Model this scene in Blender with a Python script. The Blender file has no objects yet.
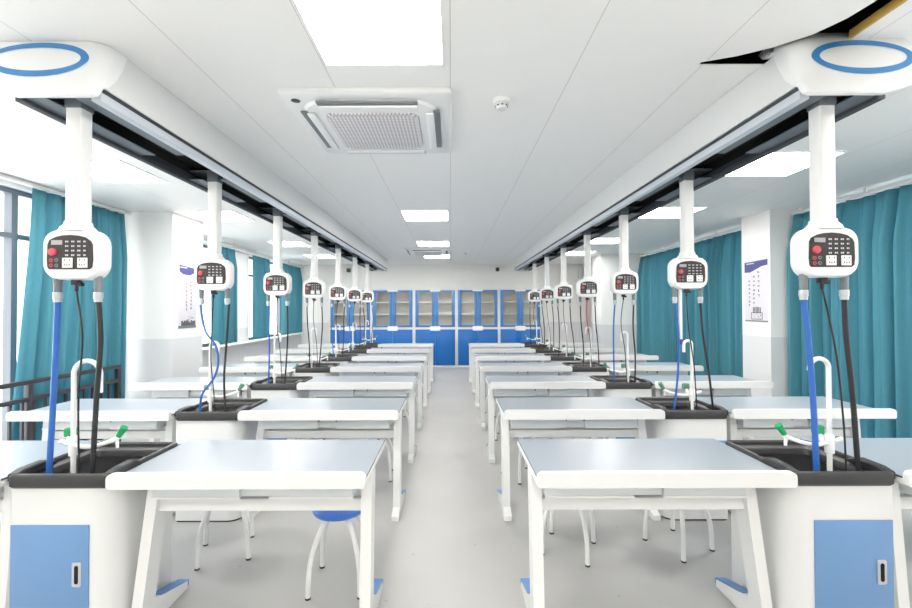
import bpy, bmesh, math, random
from mathutils import Vector, Matrix
from mathutils.bvhtree import BVHTree
random.seed(7)
PI = math.pi
scene = bpy.context.scene
COL = scene.collection

# ------------------------------------------------------------------ materials
def srgb(r, g, b):
    def c(v):
        v /= 255.0
        return v / 12.92 if v <= 0.04045 else ((v + 0.055) / 1.055) ** 2.4
    return (c(r), c(g), c(b), 1.0)

def mat(name, col, rough=0.5, metal=0.0, noise=0.0, scale=8.0, bump=0.0, coat=0.0, spec=0.5):
    m = bpy.data.materials.new(name)
    m.use_nodes = True
    nt = m.node_tree
    b = nt.nodes['Principled BSDF']
    b.inputs['Base Color'].default_value = col
    b.inputs['Roughness'].default_value = rough
    b.inputs['Metallic'].default_value = metal
    b.inputs['Coat Weight'].default_value = coat
    b.inputs['Specular IOR Level'].default_value = spec
    if noise or bump:
        tc = nt.nodes.new('ShaderNodeTexCoord')
        n = nt.nodes.new('ShaderNodeTexNoise')
        n.inputs['Scale'].default_value = scale
        n.inputs['Detail'].default_value = 4
        nt.links.new(tc.outputs['Object'], n.inputs['Vector'])
        if noise:
            mx = nt.nodes.new('ShaderNodeMix'); mx.data_type = 'RGBA'
            mx.inputs[6].default_value = tuple(max(0, c * (1 - noise)) for c in col[:3]) + (1,)
            mx.inputs[7].default_value = tuple(min(1, c * (1 + noise)) for c in col[:3]) + (1,)
            nt.links.new(n.outputs['Fac'], mx.inputs[0])
            nt.links.new(mx.outputs[2], b.inputs['Base Color'])
        if bump:
            bp = nt.nodes.new('ShaderNodeBump')
            bp.inputs['Strength'].default_value = bump
            bp.inputs['Distance'].default_value = 0.01
            nt.links.new(n.outputs['Fac'], bp.inputs['Height'])
            nt.links.new(bp.outputs['Normal'], b.inputs['Normal'])
    return m

def emit_mat(name, col, strength):
    m = bpy.data.materials.new(name); m.use_nodes = True
    b = m.node_tree.nodes['Principled BSDF']
    b.inputs['Base Color'].default_value = col
    b.inputs['Emission Color'].default_value = col
    b.inputs['Emission Strength'].default_value = strength
    return m

def glass_mat(name, tint, gloss=0.12):
    m = bpy.data.materials.new(name); m.use_nodes = True
    nt = m.node_tree
    for n in list(nt.nodes): nt.nodes.remove(n)
    o = nt.nodes.new('ShaderNodeOutputMaterial')
    t = nt.nodes.new('ShaderNodeBsdfTransparent'); t.inputs[0].default_value = tint
    g = nt.nodes.new('ShaderNodeBsdfGlossy'); g.inputs['Roughness'].default_value = 0.05
    mx = nt.nodes.new('ShaderNodeMixShader'); mx.inputs[0].default_value = gloss
    nt.links.new(t.outputs[0], mx.inputs[1]); nt.links.new(g.outputs[0], mx.inputs[2])
    nt.links.new(mx.outputs[0], o.inputs[0])
    return m

def wall_mat(name, upper, lower, zline):
    """white paint above a light grey tiled dado (a real change of paint at zline)"""
    m = mat(name, upper, 0.6)
    nt = m.node_tree; b = nt.nodes['Principled BSDF']
    g = nt.nodes.new('ShaderNodeNewGeometry'); s = nt.nodes.new('ShaderNodeSeparateXYZ')
    c = nt.nodes.new('ShaderNodeMath'); c.operation = 'GREATER_THAN'; c.inputs[1].default_value = zline
    mx = nt.nodes.new('ShaderNodeMix'); mx.data_type = 'RGBA'
    mx.inputs[6].default_value = lower; mx.inputs[7].default_value = upper
    nt.links.new(g.outputs['Position'], s.inputs[0]); nt.links.new(s.outputs['Z'], c.inputs[0])
    nt.links.new(c.outputs[0], mx.inputs[0]); nt.links.new(mx.outputs[2], b.inputs['Base Color'])
    return m

def ceiling_mat():
    m = mat('ceiling_panels', srgb(238, 239, 238), 0.55)
    nt = m.node_tree; b = nt.nodes['Principled BSDF']
    g = nt.nodes.new('ShaderNodeNewGeometry'); s = nt.nodes.new('ShaderNodeSeparateXYZ')
    nt.links.new(g.outputs['Position'], s.inputs[0])
    def near(axis, period, half):
        a = nt.nodes.new('ShaderNodeMath'); a.operation = 'DIVIDE'; a.inputs[1].default_value = period
        nt.links.new(s.outputs[axis], a.inputs[0])
        r = nt.nodes.new('ShaderNodeMath'); r.operation = 'ROUND'; nt.links.new(a.outputs[0], r.inputs[0])
        d = nt.nodes.new('ShaderNodeMath'); d.operation = 'SUBTRACT'
        nt.links.new(a.outputs[0], d.inputs[0]); nt.links.new(r.outputs[0], d.inputs[1])
        ab = nt.nodes.new('ShaderNodeMath'); ab.operation = 'ABSOLUTE'; nt.links.new(d.outputs[0], ab.inputs[0])
        lt = nt.nodes.new('ShaderNodeMath'); lt.operation = 'LESS_THAN'; lt.inputs[1].default_value = half / period
        nt.links.new(ab.outputs[0], lt.inputs[0])
        return lt
    jx = near('X', 0.648, 0.0024)
    mx = nt.nodes.new('ShaderNodeMix'); mx.data_type = 'RGBA'
    mx.inputs[6].default_value = srgb(246, 246, 244); mx.inputs[7].default_value = srgb(212, 211, 206)
    nt.links.new(jx.outputs[0], mx.inputs[0])
    nt.links.new(mx.outputs[2], b.inputs['Base Color'])
    return m

def floor_mat():
    m = mat('floor_vinyl', srgb(214, 214, 212), 0.38, spec=0.35)
    nt = m.node_tree; b = nt.nodes['Principled BSDF']
    tc = nt.nodes.new('ShaderNodeTexCoord')
    n = nt.nodes.new('ShaderNodeTexNoise'); n.inputs['Scale'].default_value = 1.3; n.inputs['Detail'].default_value = 6
    r = nt.nodes.new('ShaderNodeValToRGB')
    r.color_ramp.elements[0].position = 0.3; r.color_ramp.elements[0].color = srgb(175, 175, 173)
    r.color_ramp.elements[1].position = 0.75; r.color_ramp.elements[1].color = srgb(185, 185, 183)
    v = nt.nodes.new('ShaderNodeTexVoronoi'); v.inputs['Scale'].default_value = 5.5
    lt = nt.nodes.new('ShaderNodeMath'); lt.operation = 'LESS_THAN'; lt.inputs[1].default_value = 0.05
    mx = nt.nodes.new('ShaderNodeMix'); mx.data_type = 'RGBA'; mx.inputs[7].default_value = srgb(162, 162, 160)
    nt.links.new(tc.outputs['Object'], n.inputs['Vector']); nt.links.new(tc.outputs['Object'], v.inputs['Vector'])
    nt.links.new(n.outputs['Fac'], r.inputs['Fac'])
    nt.links.new(v.outputs['Distance'], lt.inputs[0]); nt.links.new(lt.outputs[0], mx.inputs[0])
    nt.links.new(r.outputs['Color'], mx.inputs[6]); nt.links.new(mx.outputs[2], b.inputs['Base Color'])
    return m

def grille_mat():
    m = mat('grille_mesh', srgb(232, 230, 232), 0.5)
    nt = m.node_tree; b = nt.nodes['Principled BSDF']
    tc = nt.nodes.new('ShaderNodeTexCoord')
    mp = nt.nodes.new('ShaderNodeMapping'); mp.inputs['Rotation'].default_value = (0, 0, PI / 4)
    ck = nt.nodes.new('ShaderNodeTexChecker'); ck.inputs['Scale'].default_value = 62
    ck.inputs['Color1'].default_value = srgb(236, 234, 236); ck.inputs['Color2'].default_value = srgb(176, 172, 176)
    nt.links.new(tc.outputs['Object'], mp.inputs[0]); nt.links.new(mp.outputs[0], ck.inputs['Vector'])
    nt.links.new(ck.outputs['Color'], b.inputs['Base Color'])
    return m

def curtain_mat():
    m = mat('teal_curtain', srgb(86, 150, 164), 0.8, noise=0.06, scale=30, spec=0.2)
    nt = m.node_tree; b = nt.nodes['Principled BSDF']; out = nt.nodes['Material Output']
    t = nt.nodes.new('ShaderNodeBsdfTranslucent'); t.inputs[0].default_value = srgb(62, 150, 185)
    mx = nt.nodes.new('ShaderNodeMixShader'); mx.inputs[0].default_value = 0.24
    nt.links.new(b.outputs[0], mx.inputs[1]); nt.links.new(t.outputs[0], mx.inputs[2]); nt.links.new(mx.outputs[0], out.inputs[0])
    return m

M = {
    'white': mat('white_powder_coat', srgb(230, 231, 230), 0.4, noise=0.01),
    'white_gloss': mat('white_plastic', srgb(243, 244, 244), 0.28),
    'white_soft': mat('white_abs', srgb(226, 227, 226), 0.35),
    'top': mat('blue_grey_laminate', srgb(154, 163, 173), 0.28, noise=0.02, scale=3),
    'dark_edge': mat('dark_core', srgb(70, 76, 84), 0.5),
    'tray': mat('pale_grey_plastic', srgb(214, 219, 221), 0.45),
    'foot_blue': mat('blue_foot_plastic', srgb(105, 150, 205), 0.45),
    'door_blue': mat('pale_blue_panel', srgb(108, 147, 192), 0.4, noise=0.015, scale=2),
    'cab_blue': mat('cabinet_blue', srgb(20, 104, 182), 0.35, noise=0.03, scale=3),
    'cab_frame': mat('cabinet_frame_blue', srgb(72, 130, 190), 0.35),
    'cab_inside': mat('cabinet_inside', srgb(226, 222, 212), 0.6),
    'seat_blue': mat('seat_blue', srgb(58, 118, 214), 0.35),
    'black': mat('black_polypropylene', srgb(48, 48, 50), 0.42, noise=0.08, scale=20),
    'black_in': mat('black_basin', srgb(22, 22, 24), 0.6),
    'rubber': mat('black_rubber', srgb(34, 35, 38), 0.5),
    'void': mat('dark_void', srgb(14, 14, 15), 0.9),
    'panel': mat('dark_fascia', srgb(52, 47, 48), 0.35),
    'grey': mat('grey_fitting', srgb(120, 126, 130), 0.4),
    'steel': mat('satin_steel', srgb(205, 208, 212), 0.3, metal=0.7),
    'alu': mat('aluminium', srgb(206, 212, 220), 0.4, metal=0.25),
    'plate': mat('grey_blue_plate', srgb(108, 116, 124), 0.45, metal=0.2),
    'groove': mat('groove_dark', srgb(58, 62, 68), 0.6),
    'blue_hose': mat('blue_hose', srgb(44, 100, 182), 0.38),
    'red': mat('red_button', srgb(205, 78, 92), 0.35),
    'green': mat('green_lever', srgb(22, 160, 92), 0.35),
    'lever_dull': mat('dull_green_lever', srgb(96, 138, 120), 0.4),
    'lcd': mat('grey_display', srgb(172, 170, 172), 0.3),
    'key': mat('key_caps', srgb(212, 212, 214), 0.5),
    'ring': mat('ring_blue', srgb(62, 138, 202), 0.4),
    'rail_black': mat('dark_rail', srgb(52, 54, 60), 0.35),
    'frame_grey': mat('window_frame_grey', srgb(112, 118, 126), 0.4),
    'yellow': mat('yellow_wood', srgb(206, 168, 84), 0.6, noise=0.1, scale=12),
    'paper': mat('poster_paper', srgb(214, 212, 219), 0.6),
    'navy': mat('poster_navy', srgb(74, 76, 132), 0.6),
    'ink': mat('poster_ink', srgb(70, 72, 80), 0.7),
    'ink_red': mat('poster_red', srgb(206, 84, 92), 0.7),
    'pink': mat('pink_cloth', srgb(232, 200, 204), 0.8),
    'diff': emit_mat('lamp_diffuser', (1.0, 0.955, 0.905, 1), 8.5),
    'glass': glass_mat('window_glass', (0.95, 0.97, 0.98, 1), 0.06),
    'cab_glass': glass_mat('cabinet_glass', (1, 1, 1, 1), 0.05),
    'ceil': ceiling_mat(), 'floor': floor_mat(), 'grille': grille_mat(), 'curtain': curtain_mat(),
    'wall': wall_mat('painted_wall', srgb(243, 243, 241), srgb(222, 224, 226), 1.20),
}

# ------------------------------------------------------------------ mesh helpers
def rrect(x0, x1, y0, y1, r, n=5):
    """counter-clockwise rounded rectangle; r = one radius or four (x0y0, x1y0, x1y1, x0y1)"""
    rs = r if isinstance(r, (list, tuple)) else (r,) * 4
    pts = []
    for (cx, cy, sx, sy, a0, rr) in ((x0, y0, 1, 1, PI, rs[0]), (x1, y0, -1, 1, 1.5 * PI, rs[1]),
                                     (x1, y1, -1, -1, 0, rs[2]), (x0, y1, 1, -1, 0.5 * PI, rs[3])):
        for i in range(n + 1):
            a = a0 + 0.5 * PI * i / n
            pts.append((cx + sx * rr + rr * math.cos(a), cy + sy * rr + rr * math.sin(a)))
    return pts

class MB:
    def __init__(self):
        self.bm = bmesh.new(); self.mats = []
    def mi(self, m):
        if m not in self.mats: self.mats.append(m)
        return self.mats.index(m)
    def _join(self, b2, m):
        k = self.mi(m)
        vm = {v: self.bm.verts.new(v.co) for v in b2.verts}
        for f in b2.faces:
            try:
                nf = self.bm.faces.new([vm[v] for v in f.verts]); nf.material_index = k
            except ValueError: pass
        b2.free()
    def box(self, x0, x1, y0, y1, z0, z1, m, bev=0.0, seg=2):
        b = bmesh.new()
        bmesh.ops.create_cube(b, size=1)
        for v in b.verts:
            v.co = Vector(((x0 + x1) / 2 + v.co.x * (x1 - x0), (y0 + y1) / 2 + v.co.y * (y1 - y0), (z0 + z1) / 2 + v.co.z * (z1 - z0)))
        if bev: bmesh.ops.bevel(b, geom=list(b.edges), offset=bev, segments=seg, affect='EDGES', profile=0.5)
        self._join(b, m); return self
    def loft(self, loops, m, cap0=True, cap1=True, close=True):
        b = bmesh.new()
        L = [[b.verts.new(p) for p in lp] for lp in loops]
        n = len(L[0])
        for i in range(len(L) - 1):
            for j in range(n if close else n - 1):
                a, c = j, (j + 1) % n
                b.faces.new((L[i][a], L[i][c], L[i + 1][c], L[i + 1][a]))
        if cap0: b.faces.new(list(reversed(L[0])))
        if cap1: b.faces.new(L[-1])
        bmesh.ops.recalc_face_normals(b, faces=list(b.faces))
        self._join(b, m); return self
    def prism(self, pts, axis, a0, a1, m, bev=0.0):
        """pts = 2D outline; axis 'x','y','z' = extrusion axis"""
        def P(p, t):
            return {'x': (t, p[0], p[1]), 'y': (p[0], t, p[1]), 'z': (p[0], p[1], t)}[axis]
        if bev:
            cx = sum(p[0] for p in pts) / len(pts); cy = sum(p[1] for p in pts) / len(pts)
            ext = max(max(abs(p[0] - cx) for p in pts), max(abs(p[1] - cy) for p in pts))
            s = 1 - bev / ext
            q = [(cx + (p[0] - cx) * s, cy + (p[1] - cy) * s) for p in pts]
            sg = 1 if a1 > a0 else -1
            loops = [[P(p, a0) for p in q], [P(p, a0 + sg * bev) for p in pts], [P(p, a1 - sg * bev) for p in pts], [P(p, a1) for p in q]]
        else:
            loops = [[P(p, a0) for p in pts], [P(p, a1) for p in pts]]
        return self.loft(loops, m)
    def tube(self, path, r, m, n=10, cap=True):
        pts = [Vector(p) for p in path]
        loops = []; up = None
        for i, p in enumerate(pts):
            d = (pts[min(i + 1, len(pts) - 1)] - pts[max(i - 1, 0)])
            d = d.normalized() if d.length > 1e-9 else Vector((0, 0, 1))
            if up is None:
                up = Vector((1, 0, 0)) if abs(d.x) < 0.9 else Vector((0, 1, 0))
            u = (up - d * up.dot(d)).normalized(); v = d.cross(u); up = u
            rr = r[i] if isinstance(r, (list, tuple)) else r
            loops.append([p + u * (rr * math.cos(2 * PI * k / n)) + v * (rr * math.sin(2 * PI * k / n)) for k in range(n)])
        return self.loft(loops, m, cap, cap)
    def cyl(self, c, r, z0, z1, m, n=20, r2=None):
        return self.loft([[(c[0] + q * math.cos(2 * PI * k / n), c[1] + q * math.sin(2 * PI * k / n), z) for k in range(n)]
                          for (q, z) in ((r, z0), (r2 if r2 is not None else r, z1))], m)
    def lathe(self, c, prof, m, n=28):
        return self.loft([[(c[0] + q * math.cos(2 * PI * k / n), c[1] + q * math.sin(2 * PI * k / n), c[2] + z) for k in range(n)]
                          for (q, z) in prof], m)
    def mesh(self, name):
        me = bpy.data.meshes.new(name)
        self.bm.normal_update()
        self.bm.to_mesh(me); self.bm.free()
        for m in self.mats: me.materials.append(m)
        me.shade_smooth()
        me.set_sharp_from_angle(angle=math.radians(38))
        return me
    def obj(self, name, parent=None, label=None):
        o = bpy.data.objects.new(name, self.mesh(name)); COL.objects.link(o)
        if parent: o.parent = parent
        if label: o['label'] = label
        return o

def smooth_path(pts, n=7):
    P = [Vector(p) for p in pts]; out = []
    for i in range(len(P) - 1):
        p0 = P[max(i - 1, 0)]; p1 = P[i]; p2 = P[i + 1]; p3 = P[min(i + 2, len(P) - 1)]
        for k in range(n):
            t = k / n
            out.append(0.5 * ((2 * p1) + (p2 - p0) * t + (2 * p0 - 5 * p1 + 4 * p2 - p3) * t * t + (3 * p1 - p0 - 3 * p2 + p3) * t ** 3))
    out.append(P[-1]); return out

def tag(o, label=None, cat=None, group=None, kind=None):
    if label: o['label'] = label
    if cat: o['category'] = cat
    if group: o['group'] = group
    if kind: o['kind'] = kind
    return o

def thing(name, label, cat, loc=(0, 0, 0), group=None):
    o = bpy.data.objects.new(name, None); COL.objects.link(o)
    o.location = loc; o.empty_display_size = 0.1
    return tag(o, label, cat, group)

def dup(root, loc, label, rotz=0.0):
    """copy a thing with its parts and their sub-parts"""
    r = root.copy(); COL.objects.link(r); r.location = loc; r.rotation_euler = (0, 0, rotz); r['label'] = label
    for ch in list(root.children):
        c = ch.copy(); COL.objects.link(c); c.parent = r
        for g in list(ch.children):
            d = g.copy(); COL.objects.link(d); d.parent = c
    return r

def struct(mb, name, parent=None):
    o = mb.obj(name, parent)
    if not parent: o['kind'] = 'structure'
    return o

# ------------------------------------------------------------------ layout constants (metres)
EYE = 1.57
CEIL = 2.82
PITCH = 1.169                       # spacing of the rows
ROWS = 7
XL, XR, YB, YN = -4.2, 4.45, 11.8, -3.2
SINK_X = 1.80
ORD = ['first', 'second', 'third', 'fourth', 'fifth', 'sixth', 'seventh']
SIDE = {1: 'right', -1: 'left'}
def rowtext(k):
    return 'front' if k == 0 else (ORD[k] if k < 6 else 'rearmost')

# ------------------------------------------------------------------ room shell
b = MB(); b.box(XL - .3, XR + .3, YN - .2, YB + .2, -.1, 0, M['floor']); struct(b, 'floor')

b = MB(); T = CEIL + .02
b.box(XL - .3, 1.276, YN - .2, YB + .2, CEIL, T, M['ceil'])
b.box(1.276, XR + .3, 2.145, YB + .2, CEIL, CEIL + .006, M['ceil'])
b.box(1.865, XR + .3, YN - .2, 2.13, CEIL, T, M['ceil'])
b.prism([(1.276, YN - .2), (1.735, YN - .2), (1.735, 1.70), (1.715, 1.80), (1.66, 1.905), (1.55, 2.00), (1.42, 2.07), (1.276, 2.12)], 'z', CEIL, T, M['ceil'])
struct(b, 'ceiling')
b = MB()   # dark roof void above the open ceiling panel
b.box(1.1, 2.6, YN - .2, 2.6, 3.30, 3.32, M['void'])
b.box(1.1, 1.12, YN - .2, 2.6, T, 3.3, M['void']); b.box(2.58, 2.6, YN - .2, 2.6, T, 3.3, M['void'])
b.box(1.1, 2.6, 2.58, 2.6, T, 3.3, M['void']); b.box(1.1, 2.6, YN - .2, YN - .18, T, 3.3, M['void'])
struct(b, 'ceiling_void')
b = MB(); b.box(1.852, 1.868, YN, 1.935, CEIL + .001, CEIL + .038, M['yellow'], .002); struct(b, 'trim_1')
b = MB(); b.box(1.585, 1.625, 2.07, 2.10, CEIL + .02, 3.3, M['grey']); struct(b, 'trim_2')

b = MB(); b.box(XL - .3, XR + .3, YB, YB + .2, 0, CEIL, M['wall']); struct(b, 'wall_back')
b = MB(); b.box(XL - .3, XR + .3, YN - .2, YN, 0, CEIL, M['wall']); struct(b, 'wall_front')

def side_wall(name, x0, x1, openings):
    b = MB(); y = YN
    for (a, c, zs, zt) in openings:
        b.box(x0, x1, y, a, 0, CEIL, M['wall'])
        if zs > 0.01: b.box(x0, x1, a, c, 0, zs, M['wall'])
        b.box(x0, x1, a, c, zt, CEIL, M['wall'])
        y = c
    b.box(x0, x1, y, YB, 0, CEIL, M['wall'])
    return struct(b, name)
WIN_L = [(0.8, 5.22, 0.06, 2.76), (6.15, 8.0, 0.93, 2.70), (8.72, 11.45, 0.93, 2.70)]
WIN_R = [(1.2, 5.2, 0.06, 2.70), (6.0, 9.45, 0.9, 2.70)]
side_wall('wall_left', XL - .25, XL, WIN_L)
side_wall('wall_right', XR, XR + .25, WIN_R)

def window(n, xw, op, ny, transom):
    y0, y1, z0, z1 = op
    b = MB(); t = .05
    b.box(xw - .04, xw + .04, y0, y0 + t, z0, z1, M['frame_grey']); b.box(xw - .04, xw + .04, y1 - t, y1, z0, z1, M['frame_grey'])
    b.box(xw - .04, xw + .04, y0 + t, y1 - t, z0, z0 + t, M['frame_grey']); b.box(xw - .04, xw + .04, y0 + t, y1 - t, z1 - t, z1, M['frame_grey'])
    for i in range(1, ny):
        yy = y0 + (y1 - y0) * i / ny
        b.box(xw - .04, xw + .04, yy - .03, yy + .03, z0 + t, z1 - t, M['frame_grey'])
    b.box(xw - .035, xw + .035, y0 + t, y1 - t, transom - .025, transom + .025, M['frame_grey'])
    o = struct(b, 'window_%d' % n)
    g = MB(); g.box(xw - .004, xw + .004, y0 + t * .6, y1 - t * .6, z0 + t * .6, z1 - t * .6, M['glass']); g.obj('pane', o)
    return o
window(1, XL - .12, WIN_L[0], 4, 2.30)
window(2, XL - .12, WIN_L[1], 2, 2.30)
window(3, XL - .12, WIN_L[2], 3, 2.30)
window(4, XR + .12, WIN_R[0], 4, 2.30)
window(5, XR + .12, WIN_R[1], 4, 2.30)

b = MB(); b.box(XL - .1, XL + .19, 6.0, 11.5, .905, .93, M['white'], .005); struct(b, 'trim_3')

def pillar(x0, x1, y0, y1):
    b = MB(); b.box(x0, x1, y0, y1, 0, CEIL, M['wall']); o = struct(b, 'pillar')
pillar(XL, -3.55, 5.35, 6.0)
pillar(4.05, XR, 5.32, 5.84)
pillar(3.43, XR, 9.6, 10.2)

# ------------------------------------------------------------------ ceiling lamps
def make_lamp():
    t = thing('ceiling_light', '', 'ceiling light', (0, 0, CEIL), 'square ceiling light panels')
    f = MB(); h = .304
    f.box(-h, h, -h, -h + .012, -.012, -.001, M['white_gloss']); f.box(-h, h, h - .012, h, -.012, -.001, M['white_gloss'])
    f.box(-h, -h + .012, -h + .012, h - .012, -.012, -.001, M['white_gloss']); f.box(h - .012, h, -h + .012, h - .012, -.012, -.001, M['white_gloss'])
    f.obj('frame', t)
    d = MB(); d.box(-h + .012, h - .012, -h + .012, h - .012, -.009, -.001, M['diff']); d.obj('diffuser', t)
    return t
lamp0 = make_lamp(); used = [False]
def lamp(x, y, label):
    if used[0]: return dup(lamp0, (x, y, CEIL), label)
    used[0] = True; lamp0.location = (x, y, CEIL); lamp0['label'] = label; return lamp0
lamp(-.333, 1.82, 'large glowing square ceiling light nearest the camera, before the air conditioner')
lamp(-.333, 5.58, 'square ceiling light over the aisle behind the first air conditioner')
lamp(-.333, 7.99, 'square ceiling light over the aisle just before the far air conditioner')
lamp(-.333, 9.88, 'square ceiling light over the aisle nearest the blue cabinets')
for s, x, ys in ((-1, -3.05, (3.77, 5.57, 7.95, 9.8)), (1, 2.85, (3.63, 5.45, 7.7, 9.4))):
    for k, y in enumerate(ys):
        lamp(x, y, 'square ceiling light between the %s service beam and curtains, %s from the front' % (SIDE[s], ORD[k]))
for (x, y) in ((-.333, -.7), (-3.05, 1.7), (2.85, 1.55), (-3.05, -.8), (2.85, -.8), (1.0, -2.3), (-1.6, -2.3)):  # unseen extra panels, added to light the near end of the room
    lamp(x, y, 'square ceiling light added outside the view to light the near end')

# ------------------------------------------------------------------ air conditioners
def make_ac():
    t = thing('air_conditioner', '', 'air conditioner', (0, 0, CEIL), 'ceiling cassette air conditioners')
    h = .485
    f = MB()
    f.loft([[(p[0], p[1], z) for p in rrect(-h + i, h - i, -h + i, h - i, .03)] for (z, i) in ((-.001, .0), (-.020, .0), (-.028, .012))], M['white_gloss'])
    f.obj('panel_frame', t)
    c = MB()     # raised octagonal centre
    k = .405
    def octo(k, r, z):
        return [(p[0], p[1], z) for p in rrect(-k, k, -k, k, r, 6)]
    c.loft([octo(k, .17, -.026), octo(k - .012, .165, -.044), octo(k - .05, .14, -.05), octo(k - .1, .1, -.052)], M['white_gloss'])
    c.obj('centre_cover', t)
    g = MB(); g.loft([[(p[0], p[1], z) for p in rrect(-.285 + i, .285 - i, -.285 + i, .285 - i, .07)] for (z, i) in ((-.052, 0), (-.062, .004), (-.066, .02))], M['grille'])
    g.obj('intake_grille', t)
    for a in range(4):
        R = Matrix.Rotation(a * PI / 2, 4, 'Z')
        s = MB(); s.box(-.29, .29, -.415, -.372, -.052, -.0405, M['grey'], .003); s.bm.transform(R); s.obj('air_slot', t)
        l = MB(); l.box(-.285, .285, -.378, -.33, -.064, -.0525, M['white_gloss'], .004); l.bm.transform(R); l.obj('louver', t)
    s = MB(); s.lathe((-.41, -.385, 0), [(.0, -.032), (.018, -.032), (.026, -.029), (.026, -.02)], M['panel']); s.obj('sensor', t)
    return t
ac = make_ac(); ac.scale = (1.022, .975, 1); ac.location = (-.487, 2.82, CEIL); ac['label'] = 'near white ceiling cassette air conditioner with perforated square grille'
dup(ac, (-.49, 9.0, CEIL), 'far small white ceiling air conditioner between the two rear aisle lights')

# smoke detectors
def make_detector():
    t = thing('smoke_detector', '', 'smoke detector', (0, 0, CEIL), 'ceiling smoke detectors')
    b = MB(); b.lathe((0, 0, 0), [(.0, -.001), (.055, -.001), (.055, -.016), (.048, -.022), (.0, -.022)], M['white_gloss']); b.obj('base', t)
    b = MB(); b.lathe((0, 0, 0), [(.0, -.022), (.046, -.022), (.046, -.030), (.034, -.036), (.034, -.044), (.026, -.056), (0, -.058)], M['white_soft']); b.obj('sensor_head', t)
    b = MB()
    for k in range(8):
        a = 2 * PI * k / 8
        b.box(-.006, .006, -.0025, .0025, -.043, -.037, M['groove']); 
        vs = list(b.bm.verts)[-8:]
        bmesh.ops.rotate(b.bm, verts=vs, cent=(0, 0, 0), matrix=Matrix.Rotation(0, 3, 'Z'))
        bmesh.ops.translate(b.bm, verts=vs, vec=(0, -.0345, 0))
        bmesh.ops.rotate(b.bm, verts=vs, cent=(0, 0, 0), matrix=Matrix.Rotation(a, 3, 'Z'))
    b.obj('vent_slots', t)
    return t
sd = make_detector(); sd.location = (.307, 2.5, CEIL); sd['label'] = 'white round smoke detector on ceiling right of the near air conditioner'
dup(sd, (.34, 9.2, CEIL), 'tiny white smoke detector on ceiling beside the far air conditioner')

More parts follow.
